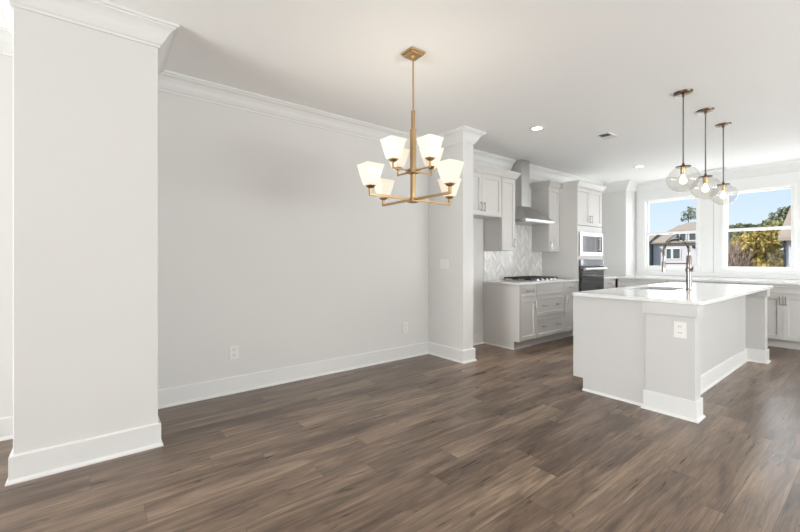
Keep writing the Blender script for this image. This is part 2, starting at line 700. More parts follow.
# casings round the windows: flat boards between and beside the openings
b = BM()
yc = YR - 0.018
for x0, x1 in ((-3.175, -3.062), (-2.132, -1.945), (-1.941, -1.836), (-0.895, -0.752), (-0.748, -0.605), (0.336, 0.46)):
    box(b, x0, x1, yc, YR, 0.985, 2.588)
for x0, x1 in WINS:
    box(b, x0, x1, yc, YR, WZ1, 2.588)
    box(b, x0, x1, yc, YR, 0.985, WZ0)
struct('trim_3', b, M['trim'], bevel=0.003)
b = BM(); box(b, XS + 0.002, 0.47, YR - 0.03, YR, 0.915, 0.984)
struct('trim_4', b, M['trim'], bevel=0.003)


def window(n, x0, x1):
    root = bpy.data.objects.new('window_%d' % n, None)
    root.location = ((x0 + x1) / 2, YR + 0.05, WZ0)
    COL.objects.link(root)
    root['kind'] = 'structure'
    z0, z1 = WZ0, WZ1
    y = YR - 0.024
    bm = BM()
    f = 0.042
    for (a0, a1, c0, c1) in ((x0, x0 + f, z0, z1), (x1 - f, x1, z0, z1), (x0 + f, x1 - f, z0, z0 + f), (x0 + f, x1 - f, z1 - 0.03, z1)):
        box(bm, a0, a1, y, YR + 0.10, c0, c1)
    obj('window_frame', bm, M['vinyl'], root, bevel=0.004)
    zm = 1.735
    s = 0.038
    for (nm, c0, c1, ya, yb) in (('sash', z0 + f, zm + 0.024, YR + 0.015, YR + 0.045), ('sash', zm - 0.024, z1 - 0.03, YR + 0.05, YR + 0.08)):
        bm = BM()
        a0, a1 = x0 + f, x1 - f
        k = 0.028
        low = c0 < 1.2
        box(bm, a0, a0 + s, ya, yb, c0, c1)
        box(bm, a1 - s, a1, ya, yb, c0, c1)
        box(bm, a0 + s, a1 - s, ya, yb, c0, c0 + (k if low else 0.048))
        box(bm, a0 + s, a1 - s, ya, yb, c1 - (0.048 if low else k), c1)
        sh = obj(nm, bm, M['vinyl'], root, bevel=0.003)
        bm = BM()
        box(bm, a0 + s, a1 - s, (ya + yb) / 2 - 0.003, (ya + yb) / 2 + 0.003, c0 + (k if low else 0.048), c1 - (0.048 if low else k))
        obj('pane', bm, M['pane'], sh)


for i, (x0, x1) in enumerate(WINS):
    window(i + 1, x0, x1)


# ------------------------------------------------------------------ kitchen: range wall
XF = -3.09     # carcass front of the base units
TX = mapper('+X', XF)


def base_unit(y0, y1, fronts, label, face='+X', plane=XF, back=None, end_panel=None, group=None, name='base_cabinet'):
    T = mapper(face, plane)
    if face == '+X':
        root = thing(name, label, 'cabinet', (plane - 0.3, (y0 + y1) / 2, 0), group)
    else:
        root = thing(name, label, 'cabinet', ((y0 + y1) / 2, plane + 0.3, 0), group)
    depth = abs(plane - back)
    bm = BM()
    fbox(bm, T, y0, y1, -depth, 0, 0.115, 0.883)
    obj('carcass', bm, M['cab'], root, bevel=0.001)
    bm = BM()
    fbox(bm, T, y0 + (0.0 if end_panel else 0.001), y1, -depth, -0.072, 0, 0.115)
    obj('toe_kick', bm, M['cab'], root)
    for fr in fronts:
        door(root, T, *fr[1:5], hinge_handle=fr[5], name=fr[0], rail=(fr[6] if len(fr) > 6 else 0.055), hl=(fr[7] if len(fr) > 7 else 0.12))
    if end_panel:
        bm = BM()
        s = end_panel
        fbox(bm, T, y0 - 0.018 * s, y0, -depth, 0.02, 0.115, 0.883)
        fbox(bm, T, y0 - 0.018 * s, y0, -depth, -0.066, 0.0, 0.115)
        obj('end_panel', bm, M['cab'], root)
        bm = BM()
        fbox(bm, T, y0 - 0.018 * s - 0.012, y0 - 0.018 * s, -depth, -0.062, 0.0, 0.016)
        fbox(bm, T, y0 - 0.018 * s - 0.012, y1, -0.066, -0.054, 0.0, 0.016)
        obj('shoe_moulding', bm, M['trim'], root)
    return root


g = 0.002
XB = XK + 0.001
ya, yb, yc_, yd = 4.452, 4.831, 5.593, 5.974
base_unit(ya, yb - g, [('drawer', ya + .012, yb - .006, .715, .868, [((ya + yb) / 2, .795, False)], .034),
                       ('door', ya + .012, yb - .006, .122, .703, [(yb - .040, .60, True)])],
          'narrow base cabinet at the free end of the range counter, drawer over one door', back=XB, end_panel=1)
base_unit(yb, yc_ - g, [('false_front', yb + .006, yc_ - .008, .715, .868, [], .034),
                        ('drawer', yb + .006, yc_ - .008, .420, .703, [(yb + .20, .565, False), (yc_ - .20, .565, False)], .05, .09),
                        ('drawer', yb + .006, yc_ - .008, .122, .408, [(yb + .20, .270, False), (yc_ - .20, .270, False)], .05, .09)],
          'wide base cabinet with two deep drawers, directly under the gas cooktop', back=XB)
base_unit(yc_, yd - g, [('drawer', yc_ + .006, yd - .012, .715, .868, [((yc_ + yd) / 2, .795, False)], .034),
                        ('door', yc_ + .006, yd - .012, .122, .703, [(yc_ + .045, .60, True)])],
          'narrow base cabinet between the cooktop drawers and the tall oven cabinet', back=XB)

# worktops
b = BM(); box(b, XK + 0.0115, -3.040, 4.425, 5.972, 0.884, 0.914)
tag(obj('countertop', b, M['quartz'], bevel=0.003), 'short white quartz countertop holding the black gas cooktop', 'countertop')
b = BM()
prism(b, [(XK + .001, 6.824), (-3.040, 6.824), (-3.040, 7.36), (0.47, 7.36), (0.47, YR - 0.031), (XS + .001, YR - 0.031), (XS + .001, YB - .001), (XK + .001, YB - .001)], 0.884, 0.914)
tag(obj('countertop', b, M['quartz'], bevel=0.003), 'long white quartz countertop running under the kitchen windows', 'countertop')

# base units past the tower and along the window wall
base_unit(6.824, 7.40, [('drawer', 6.855, 7.33, .74, .868, [(7.08, .805, False)], .03),
                        ('door', 6.855, 7.33, .122, .728, [(6.91, .62, True)])],
          'corner base cabinet beyond the tall oven cabinet, one drawer front showing', back=XB)
PY = 7.412
gb = 'grey base cabinets under the windows'


def back_unit(x0, x1, label):
    c = (x0 + x1) / 2
    return base_unit(x0, x1 - g, [('false_front', x0 + .006, x1 - .008, .755, .868, [], .028),
                                  ('door', x0 + .006, c - .0015, .122, .735, [(c - .030, .655, True)]),
                                  ('door', c + .0015, x1 - .008, .122, .735, [(c + .030, .655, True)])],
                     label, '-Y', PY, back=YR - 0.05)


back_unit(-3.060, -2.290, 'base cabinet under the windows at the corner, half hidden past the oven cabinet')
back_unit(-2.288, -1.376, 'base cabinet under the windows, mostly hidden behind the kitchen island')
back_unit(-1.374, -0.460, 'base cabinet with two handled doors showing right of the island')
back_unit(-0.458, 0.455, 'base cabinet under the third window, at the free end of the long countertop')

# tall oven cabinet
TY0, TY1 = 5.977, 6.820
tower = thing('oven_cabinet', 'tall light grey cabinet housing the built-in microwave and wall oven', 'cabinet', (-3.4, 6.4, 0))
b = BM()
box(b, XB, XF, TY0, TY0 + .02, 0.0, 2.39)
box(b, XB, XF, TY1 - .02, TY1, 0.0, 2.39)
box(b, XB, XB + .012, TY0 + .02, TY1 - .02, 0.0, 2.39)
for z0, z1 in ((.11, .13), (.505, .54), (1.235, 1.27), (1.685, 1.72), (2.37, 2.39)):
    box(b, XB + .012, XF, TY0 + .02, TY1 - .02, z0, z1)
obj('carcass', b, M['cab'], tower)
b = BM()
TT = TX
for z0, z1 in ((.500, .552), (1.230, 1.283), (1.668, 1.772)):
    fbox(b, TT, TY0, TY1, 0, .018, z0, z1)
for a0, a1 in ((TY0, 6.024), (6.806, TY1)):
    fbox(b, TT, a0, a1, 0, .018, .552, 1.230)
    fbox(b, TT, a0, a1, 0, .018, 1.283, 1.668)
obj('face_frame', b, M['cab'], tower)
b = BM(); box(b, XB + .012, XF - .07, TY0 + .02, TY1 - .02, 0, .11)
obj('toe_kick', b, M['cab'], tower)
door(tower, TT, TY0 + .012, TY1 - .012, .122, .492, [(6.4, .31, False)], name='drawer')
cy = (TY0 + TY1) / 2
door(tower, TT, TY0 + .006, cy - .0015, 1.780, 2.380, [(cy - .028, 1.885, True)])
door(tower, TT, cy + .0015, TY1 - .006, 1.780, 2.380, [(cy + .028, 1.885, True)])


def cab_crown(parent, path, z0=2.385, z1=2.480, p=0.050, side=1):
    h = z1 - z0
    prof = [(0, z0), (.010, z0), (.012, z0 + .2 * h), (.02, z0 + .26 * h), (.03, z0 + .45 * h), (.045, z0 + .68 * h), (.054, z0 + .78 * h), (.056, z0 + .86 * h), (p, z0 + .9 * h), (p, z1), (0, z1)]
    bm = BM()
    sweep(bm, path, prof, side)
    obj('crown_moulding', bm, M['cab'], parent)


UX = -3.385    # carcass front of the wall units (doors 2 cm thick)
cab_crown(tower, [(UX + 0.085, TY0), (XF + .018, TY0), (XF + .018, TY1), (XB, TY1)], side=1)

# microwave
mw = thing('microwave', 'built-in stainless microwave above the black wall oven', 'microwave', (-3.35, 6.415, 1.27))
b = BM(); box(b, -3.60, XF - .0005, 6.07, 6.76, 1.2705, 1.64)
obj('body', b, M['steel'], mw)
b = BM()
for (a0, a1, z0, z1) in ((6.026, 6.075, 1.285, 1.666), (6.765, 6.804, 1.285, 1.666), (6.075, 6.765, 1.285, 1.330), (6.075, 6.765, 1.622, 1.666)):
    fbox(b, TT, a0, a1, .0185, .045, z0, z1)
obj('trim_frame', b, M['steel'], mw, bevel=.002)
b = BM(); fbox(b, TT, 6.075, 6.765, .0, .050, 1.330, 1.622)
d_ = obj('microwave_door', b, M['steel'], mw, bevel=.002)
b = BM(); fbox(b, TT, 6.095, 6.600, .050, .053, 1.347, 1.605)
obj('window_pane', b, M['mirror_glass'], d_)
b = BM(); fbox(b, TT, 6.602, 6.750, .050, .053, 1.347, 1.605)
obj('control_panel', b, M['oven_glass'], d_)
b = BM(); tube(b, [TT(6.612, .085, 1.37), TT(6.612, .085, 1.585)], .008, 8)
for z in (1.39, 1.565): tube(b, [TT(6.612, .05, z), TT(6.612, .085, z)], .006, 8)
obj('handle', b, M['steel'], d_, smooth=True)

# wall oven
ov = thing('wall_oven', 'black glass wall oven below the microwave', 'oven', (-3.35, 6.415, 0.54))
b = BM(); box(b, -3.65, XF + .001, 6.05, 6.78, 0.5405, 1.215)
obj('body', b, M['black'], ov)
b = BM(); fbox(b, TT, 6.028, 6.802, .0185, .058, 1.120, 1.226)
obj('control_panel', b, M['mirror_glass'], ov, bevel=.002)
b = BM(); fbox(b, TT, 6.028, 6.802, .0185, .060, .556, 1.114)
d_ = obj('oven_door', b, M['oven_glass'], ov, bevel=.003)
b = BM()
tube(b, [TT(6.045, .105, 1.070), TT(6.785, .105, 1.070)], .024, 12)
for a in (6.10, 6.73): tube(b, [TT(a, .059, 1.065), TT(a, .105, 1.065)], .009, 8)
obj('handle', b, M['steel'], d_, smooth=True)

# wall units
TU = mapper('+X', UX)


def wall_unit(y0, y1, z0, doors, label, crown_path=None):
    root = thing('wall_cabinet', label, 'cabinet', (UX - 0.17, (y0 + y1) / 2, z0))
    bm = BM(); box(bm, XB, UX, y0, y1, z0, 2.39)
    obj('carcass', bm, M['cab'], root, bevel=.001)
    for dd in doors:
        door(root, TU, *dd[:4], hinge_handle=dd[4])
    if crown_path: cab_crown(root, crown_path)
    return root


wall_unit(3.600, 4.449, 1.815, [(3.606, 4.023, 1.822, 2.378, [(3.992, 1.93, True)]), (4.027, 4.443, 1.822, 2.378, [(4.058, 1.93, True)])],
          'short two-door wall cabinet beside the far wall pier, over the empty gap',
          [(UX + .02, 3.600), (UX + .02, 4.4495)])
wall_unit(4.450, 4.766, 1.352, [(4.456, 4.760, 1.358, 2.378, [(4.728, 1.46, True)])],
          'narrow wall cabinet left of the range hood',
          [(UX + .02, 4.4505), (UX + .02, 4.766), (XB, 4.766)])
wall_unit(5.658, 5.974, 1.352, [(5.664, 5.968, 1.358, 2.378, [(5.696, 1.46, True)])],
          'narrow wall cabinet between the range hood and the tall oven cabinet',
          [(XB, 5.658), (UX + .02, 5.658), (UX + .02, 5.9755)])

# range hood
hood = thing('range_hood', 'stainless steel chimney range hood over the cooktop', 'range hood', (-3.48, 5.21, 1.785))
HX = XK + 0.0115
b = BM(); box(b, HX, -3.235, 4.828, 5.592, 1.785, 1.822)
obj('rim', b, M['steel'], hood, bevel=.003)
b = BM()
loft(b, [[(HX, 4.828, 1.8225), (-3.237, 4.828, 1.8225), (-3.237, 5.592, 1.8225), (HX, 5.592, 1.8225)],
         [(HX, 5.10, 2.045), (-3.490, 5.10, 2.045), (-3.490, 5.32, 2.045), (HX, 5.32, 2.045)]])
obj('canopy', b, M['steel'], hood)
b = BM(); box(b, XK + .001, -3.495, 5.105, 5.315, 2.0455, ZC - .001)
obj('chimney', b, M['steel'], hood, bevel=.002)
b = BM()
for y in (4.86, 5.215): box(b, -3.66, -3.28, y, y + .345, 1.779, 1.785)
obj('filter', b, M['steel'], hood)

# cooktop
ct = thing('cooktop', 'black gas cooktop with cast iron grates on the short white counter', 'cooktop', (-3.37, 5.21, .914))
b = BM(); box(b, -3.64, -3.11, 4.83, 5.59, .9145, .924)
obj('tray', b, M['steel'], ct, bevel=.003)
b = BM()
for y0, y1 in ((4.845, 5.085), (5.09, 5.33), (5.335, 5.575)):
    for y in (y0, y1 - .014): box(b, -3.62, -3.17, y, y + .014, .944, .960)
    for x in (-3.62, -3.402, -3.184): box(b, x, x + .014, y0 + .014, y1 - .014, .944, .960)
    ym = (y0 + y1) / 2
    box(b, -3.62, -3.17, ym - .006, ym + .006, .946, .958)
    for x in (-3.62, -3.184):
        for y in (y0, y1 - .014): box(b, x, x + .014, y, y + .014, .924, .944)
obj('grate', b, M['black'], ct)
for x, y in ((-3.51, 4.965), (-3.29, 4.965), (-3.40, 5.21), (-3.51, 5.455), (-3.29, 5.455)):
    b = BM(); lathe(b, [(.05, .9242), (.05, .932), (.035, .938), (0, .938)], x, y, 16)
    obj('burner', b, M['black'], ct, smooth=True)
for i in range(5):
    b = BM(); lathe(b, [(.018, .9242), (.017, .945), (.012, .950), (0, .950)], -3.137, 4.98 + i * .115, 14)
    obj('knob', b, M['steel'], ct, smooth=True)

# ------------------------------------------------------------------ kitchen island
IY0, IY1 = 3.58, 6.30
isl = thing('kitchen_island', 'pale grey kitchen island with square end pillars under a white top', 'kitchen island', (-1.45, 4.95, 0))
b = BM()
# body hollowed under the sink: front, back, ends and floor as panels
box(b, -1.86, -1.835, IY0 + .02, IY1, .115, .883)
box(b, -1.115, -1.09, IY0 + .02, IY1, .0, .883)
box(b, -1.835, -1.115, IY1 - .02, IY1, .115, .883)
box(b, -1.835, -1.115, IY0 + .02, IY1 - .02, .115, .135)
box(b, -1.785, -1.765, IY0 + .02, IY1, 0, .115)
obj('body', b, M['island'], isl)
b = BM()
box(b, -1.878, -1.09, IY0, IY0 + .0195, .115, .883)
box(b, -1.785, -1.09, IY0, IY0 + .0195, 0, .115)
obj('end_panel', b, M['island'], isl)
for (p0, p1) in ((3.556, 3.692), (6.190, 6.326)):
    b = BM(); box(b, -1.250, -.916, p0, p1, .10, .84)
    pl = obj('pillar', b, M['island'], isl, bevel=.002)
    b = BM(); box(b, -1.268, -.896, p0 - .019, p1 + .019, .788, .883)
    obj('capital', b, M['island'], pl, bevel=.002)
    b = BM(); box(b, -1.264, -.902, p0 - .016, p1 + .014, 0, .152)
    obj('base_block', b, M['trim'], pl, bevel=.003)
    b = BM()
    q = [(-1.264, p1 + .014), (-1.264, p0 - .016), (-.902, p0 - .016), (-.902, p1 + .014), (-1.09, p1 + .014)]
    sweep(b, q, [(0, 0), (.013, 0), (.012, .008), (.004, .018), (0, .02)], side=1)
    obj('shoe_moulding', b, M['trim'], pl)
b = BM()
sweep(b, [(-1.09, 3.706), (-1.09, 6.174)], [(0, 0), (.027, 0), (.026, .010), (.016, .021), (.015, .024), (.015, .145), (.009, .152), (0, .152)], side=1)
obj('baseboard', b, M['trim'], isl)
b = BM()
sweep(b, [(-1.785, IY0), (-1.2645, IY0)], [(0, 0), (.013, 0), (.012, .008), (.004, .018), (0, .02)], side=1)
obj('shoe_moulding', b, M['trim'], isl)
TI = mapper('-X', -1.86)
ds = [3.60, 4.05, 4.50, 5.12, 5.72, 6.295]
for i in range(5):
    a0, a1 = ds[i] + .004, ds[i + 1] - .004
    h = (a1 - .04) if i % 2 == 0 else (a0 + .04)
    door(isl, TI, a0, a1, .122, .868, [(h, .75, True)], m='island')

# island top, rounded corners, cut out for the sink
SX0, SX1, SY0, SY1 = -1.765, -1.365, 4.36, 5.12
b = BM()


def rrect(x0, x1, y0, y1, r, k=6):
    out = []
    for cx, cy, a in ((x1 - r, y1 - r, 0), (x0 + r, y1 - r, 90), (x0 + r, y0 + r, 180), (x1 - r, y0 + r, 270)):
        for i in range(k + 1):
            t = R(a + 90 * i / k)
            out.append((cx + r * math.cos(t), cy + r * math.sin(t)))
    return out


outer = rrect(-1.874, -.864, 3.534, 6.345, .03)
inner = rrect(SX0, SX1, SY0, SY1, .03)
rings = []
for z in (.884, .914):
    rings.append(([b.verts.new((x, y, z)) for x, y in outer], [b.verts.new((x, y, z)) for x, y in inner]))
k = len(outer)
for i in range(k):
    j = (i + 1) % k
    (o0, i0), (o1, i1) = rings
    b.faces.new((o0[i], o0[j], o1[j], o1[i]))
    b.faces.new((i0[j], i0[i], i1[i], i1[j]))
    b.faces.new((o1[i], o1[j], i1[j], i1[i]))
    b.faces.new((o0[j], o0[i], i0[i], i0[j]))
tag(obj('island_countertop', b, M['quartz'], bevel=.003), 'large white quartz top on the kitchen island with sink cutout', 'countertop')

# undermount sink
sk = thing('sink', 'stainless undermount sink set into the island top', 'sink', (-1.565, 4.74, .66))
b = BM()
lp = lambda g_, z: [(x, y, z) for x, y in rrect(SX0 - .004 + g_, SX1 + .004 - g_, SY0 - .004 + g_, SY1 + .004 - g_, .035)]
loft(b, [lp(-.016, .883), lp(-.016, .868), lp(-.004, .866), lp(0, .68), lp(.02, .662), lp(.03, .665), lp(.006, .69), lp(.001, .883)], cap0=False)
loft(b, [lp(-.016, .883), lp(.001, .883)], cap0=False, cap1=False)
obj('basin', b, M['steel'], sk, smooth=True)
b = BM(); lathe(b, [(.045, .666), (.043, .670), (.02, .668), (0, .668)], -1.565, 4.74, 20)
obj('drain', b, M['pull'], sk, smooth=True)

# faucet
FX, FY = -1.263, 4.710
fc = thing('faucet', 'tall spring-neck nickel kitchen faucet behind the island sink', 'faucet', (FX, FY, .914))
dr = Vector((-.78, -.625, 0)).normalized()
P = lambda s, z: (FX + dr.x * s, FY + dr.y * s, z)
b = BM(); lathe(b, [(.030, .9145), (.030, .922), (.0245, .926), (.0245, 1.10), (.029, 1.105), (.030, 1.135), (.024, 1.142), (.0225, 1.26), (.018, 1.268)], FX, FY, 20)
obj('riser', b, M['nickel'], fc, smooth=True)
b = BM()
c_ = 0.113
arc = [P(0, 1.262), P(0, 1.30)] + [P(c_ - c_ * math.cos(R(t)), 1.315 + c_ * math.sin(R(t))) for t in range(0, 181, 9)] + [P(2 * c_, 1.26), P(2 * c_, 1.205)]
tube(b, arc, .0085, 10)
hose = obj('hose', b, M['nickel'], fc, smooth=True)
# spring coil round the hose
b = BM()
core = [Vector(p) for p in arc[1:-1]]
cum = [0.0]
for p, q in zip(core, core[1:]): cum.append(cum[-1] + (q - p).length)
tot = cum[-1]
side = Vector((dr.y, -dr.x, 0))
pts = []
turns = 56
for i in range(turns * 8 + 1):
    s = tot * i / (turns * 8)
    kx = max(j for j in range(len(cum)) if cum[j] <= s + 1e-9)
    kx = min(kx, len(core) - 2)
    f = (s - cum[kx]) / max(1e-9, cum[kx + 1] - cum[kx])
    p = core[kx].lerp(core[kx + 1], f)
    t = (core[kx + 1] - core[kx]).normalized()
    n_ = side.cross(t)
    a = 2 * math.pi * i / 8
    pts.append(p + (side * math.cos(a) + n_ * math.sin(a)) * .0125)
tube(b, pts, .0026, 5)
obj('spring', b, M['nickel'], fc, smooth=True)
b = BM(); tube(b, [P(2 * c_, 1.212), P(2 * c_, 1.185), P(2 * c_, 1.17), P(2 * c_, 1.10)], [.014, .016, .019, .019], 14)
obj('spray_head', b, M['nickel'], fc, smooth=True)
b = BM(); tube(b, [P(.018, 1.185), P(2 * c_ - .014, 1.185)], .006, 8)
obj('docking_arm', b, M['nickel'], fc, smooth=True)
b = BM()
q = Vector((FX, FY, 1.12)) + Vector((.70, -.71, 0)) * .027
tube(b, [q, q + Vector((.70, -.71, 0)) * .018, q + Vector((.70, -.71, .9)) * .04], [.012, .010, .006], 10)
obj('lever', b, M['nickel'], fc, smooth=True)


# ------------------------------------------------------------------ outlets and switches
def outlet(T, a, z, label, gangs=0, group=None):
    p = T(a, 0, z)
    root = thing('light_switch' if gangs else 'electrical_outlet', label, 'light switch' if gangs else 'outlet', p, group)
    w = 0.041 if not gangs else 0.0225 * gangs + .014
    bm = BM(); fbox(bm, T, a - w, a + w, .0003, .006, z - .062, z + .062)
    obj('cover_plate', bm, M['plastic'], root, bevel=.0015)
    if gangs:
        for i in range(gangs):
            c = a + (i - (gangs - 1) / 2) * .046
            bm = BM(); fbox(bm, T, c - .016, c + .016, .006, .009, z - .034, z + .034)
            obj('rocker', bm, M['plastic'], root, bevel=.001)
    else:
        for s in (-.024, .024):
            bm = BM(); fbox(bm, T, a - .017, a + .017, .006, .008, z + s - .017, z + s + .017)
            rc = obj('receptacle', bm, M['plastic'], root, bevel=.001)
            bm = BM()
            for q, hh in ((-.007, .006), (.007, .005)): fbox(bm, T, a + q - .0015, a + q + .0015, .008, .0085, z + s + .001 - hh, z + s + .003 + hh)
            obj('slot', bm, M['slot'], rc)
    return root


TW = mapper('+X', XW)
outlet(TW, 0.978, 0.372, 'white wall outlet on the dining wall nearer the camera')
outlet(TW, 3.000, 0.378, 'white wall outlet on the dining wall beside the far wall pier')
outlet(mapper('-Y', 3.556), -1.010, .680, 'white outlet on the island pillar under the countertop')
outlet(mapper('+X', XK + .01), 4.575, 1.175, 'white outlet on the chevron tiles left of the cooktop')
outlet(mapper('-Y', PB[1]), -3.43, 1.17, 'white three-gang light switch on the far wall pier', gangs=3)


# ------------------------------------------------------------------ chandelier
CX, CY = -2.19, 1.838
ch = thing('chandelier', 'two-tier brass chandelier with eight glowing square white glass shades', 'chandelier', (CX, CY, ZC))
sq = lambda x, y, h, z: [(x - h, y - h, z), (x + h, y - h, z), (x + h, y + h, z), (x - h, y + h, z)]
b = BM()
loft(b, [sq(CX, CY, .066, ZC - .0005), sq(CX, CY, .066, ZC - .012)])
loft(b, [sq(CX, CY, .056, ZC - .012), sq(CX, CY, .056, ZC - .026)])
obj('canopy', b, M['brass'], ch, bevel=.002)
b = BM(); lathe(b, [(.0, ZC - .048), (.014, ZC - .042), (.016, ZC - .026)], CX, CY, 14, cap=False)
obj('collar', b, M['brass'], ch, smooth=True)
b = BM(); tube(b, [(CX, CY, 2.325), (CX, CY, ZC - .04)], .0065, 10)
obj('stem', b, M['brass'], ch, smooth=True)
b = BM()
loft(b, [sq(CX, CY, .011, 2.18), sq(CX, CY, .011, 2.332)])
obj('sleeve', b, M['brass'], ch, bevel=.001)
b = BM()
loft(b, [sq(CX, CY, .017, 1.885), sq(CX, CY, .017, 2.195)])
obj('column', b, M['brass'], ch, bevel=.0015)
b = BM()
loft(b, [sq(CX, CY, .0155, 1.66), sq(CX, CY, .0155, 1.885)])
obj('column', b, M['brass'], ch, bevel=.0015)
for z, h in ((1.882, .040), (1.668, .034)):
    b = BM()
    loft(b, [sq(CX, CY, h * .45, z - .022), sq(CX, CY, h, z - .014), sq(CX, CY, h, z + .014), sq(CX, CY, h * .5, z + .02)])
    obj('hub', b, M['brass'], ch, bevel=.001)
for zt, r, half in ((1.882, .186, .0055), (1.672, .380, .0085)):
    for dx, dy in ((1, 0), (-1, 0), (0, 1), (0, -1)):
        b = BM()
        tx, ty = CX + dx * r, CY + dy * r
        h = half
        if dx:
            box(b, CX + dx * .03, tx + dx * h, CY - h, CY + h, zt - h, zt + h)
        else:
            box(b, CX - h, CX + h, CY + dy * .03, ty + dy * h, zt - h, zt + h)
        box(b, tx - h, tx + h, ty - h, ty + h, zt + h, zt + .046)
        arm = obj('arm', b, M['brass'], ch, bevel=.001)
        zs = zt + .046
        b = BM(); lathe(b, [(.010, zs - .006), (.026, zs + .002), (.034, zs + .012), (.034, zs + .015), (0, zs + .015)], tx, ty, 16)
        obj('candle_cup', b, M['brass'], arm, smooth=True)
        b = BM()
        z0 = zs + .0155
        hs = .140
        prof = [(.0335, 0.0), (.040, .02), (.0540, .078), (.0610, .114), (.0665, .133), (.0690, hs)]
        outer_ = [sq(tx, ty, w, z0 + z) for w, z in prof]
        inner_ = [sq(tx, ty, w - .004, z0 + max(z, .004)) for w, z in prof[::-1]]
        loft(b, outer_ + inner_)
        obj('lamp_shade', b, M['shade'], ch)
        b = BM(); lathe(b, [(0, z0 + .004), (.010, z0 + .006), (.011, z0 + .03), (.022, z0 + .06), (.020, z0 + .08), (0, z0 + .094)], tx, ty, 12)
        obj('bulb', b, M['bulb'], ch, smooth=True)
        light('chandelier_lamp', 'POINT', (tx, ty, z0 + .115), 0.75, (1.0, .90, .78), shadow_soft_size=.02)

# ------------------------------------------------------------------ pendants
PX, PYS = -1.177, (4.225, 4.912, 5.592)


def pendant(x, y, label):
    root = thing('pendant_light', label, 'pendant light', (x, y, ZC), 'glass globe pendants over the island')
    bm = BM(); lathe(bm, [(0, ZC - .020), (.045, ZC - .019), (.070, ZC - .012), (.074, ZC - .0005)], x, y, 28)
    obj('canopy', bm, M['bronze'], root, smooth=True)
    bm = BM(); lathe(bm, [(.0, ZC - .045), (.009, ZC - .043), (.010, ZC - .019)], x, y, 12, cap=False)
    obj('strain_relief', bm, M['bronze'], root, smooth=True)
    zc_ = 2.078
    bm = BM(); tube(bm, [(x, y, zc_ + .03), (x, y, ZC - .040)], .0058, 8)
    obj('cord', bm, M['cord'], root, smooth=True)
    bm = BM(); lathe(bm, [(.0, zc_ + .034), (.009, zc_ + .032), (.012, zc_ + .008), (.058, zc_ + .004), (.060, zc_ - .004), (.0, zc_ - .004)], x, y, 28)
    obj('cap', bm, M['bronze'], root, smooth=True)
    bm = BM(); lathe(bm, [(.021, zc_ - .0045), (.021, zc_ - .065), (.018, zc_ - .070), (0, zc_ - .070)], x, y, 18)
    obj('socket', bm, M['brass'], root, smooth=True)
    bm = BM(); lathe(bm, [(.012, zc_ - .0702), (.016, zc_ - .09), (.030, zc_ - .125), (.028, zc_ - .142), (.015, zc_ - .156), (0, zc_ - .159)], x, y, 18)
    obj('bulb', bm, M['bulb'], root, smooth=True)
    bm = BM()
    rad, sqz = .130, .92
    zc2 = zc_ - .005 - rad * sqz * math.cos(math.asin(.055 / rad))
    prof = []
    for i in range(0, 25):
        t = math.asin(.055 / rad) + (math.pi - math.asin(.055 / rad)) * i / 24
        prof.append((rad * math.sin(t) if i < 24 else 0, zc2 + rad * sqz * math.cos(t)))
    inn = [(max(0, r_ - .003 * min(1, r_ / .02)), z + .003 * (-math.cos(math.pi * (1 - i / 24)))) if r_ > 0 else (0, z + .003) for i, (r_, z) in enumerate(prof)]
    lathe(bm, prof, x, y, 40, cap=False)
    obj('globe', bm, M['globe'], root, smooth=True)
    return root


p0 = pendant(PX, PYS[0], 'clear glass globe pendant nearest the camera over the island')
dup(p0, (PX, PYS[1], ZC), 'clear glass globe pendant in the middle of the island row')
dup(p0, (PX, PYS[2], ZC), 'clear glass globe pendant furthest along the island, nearest the windows')
for y in PYS:
    light('pendant_lamp', 'POINT', (PX, y, 1.955), 5, (1.0, .90, .78), shadow_soft_size=.03)


# ------------------------------------------------------------------ ceiling fittings
def downlight(x, y, label):
    root = thing('downlight', label, 'ceiling light', (x, y, ZC), 'recessed ceiling lights')
    bm = BM(); lathe(bm, [(.058, ZC - .0035), (.082, ZC - .005), (.086, ZC - .0005), (.058, ZC - .0005)], x, y, 28, closed=True)
    obj('trim_ring', bm, M['plastic'], root, smooth=True)
    bm = BM(); lathe(bm, [(0, ZC - .003), (.0575, ZC - .003), (.0575, ZC - .0005), (0, ZC - .0005)], x, y, 28)
    obj('lens', bm, M['lens'], root)
    return root


d0 = downlight(-2.556, 4.04, 'lit recessed ceiling light above the island, nearer the chandelier')
dup(d0, (-2.568, 7.045, ZC), 'lit recessed ceiling light near the kitchen windows')
for y, w_ in ((4.04, 105), (7.045, 16)):
    light('downlight_lamp', 'SPOT', (-2.56, y, ZC - .03), w_, (1, .97, .92), (0, 0, 0), spot_size=R(62), spot_blend=.7, shadow_soft_size=.05)


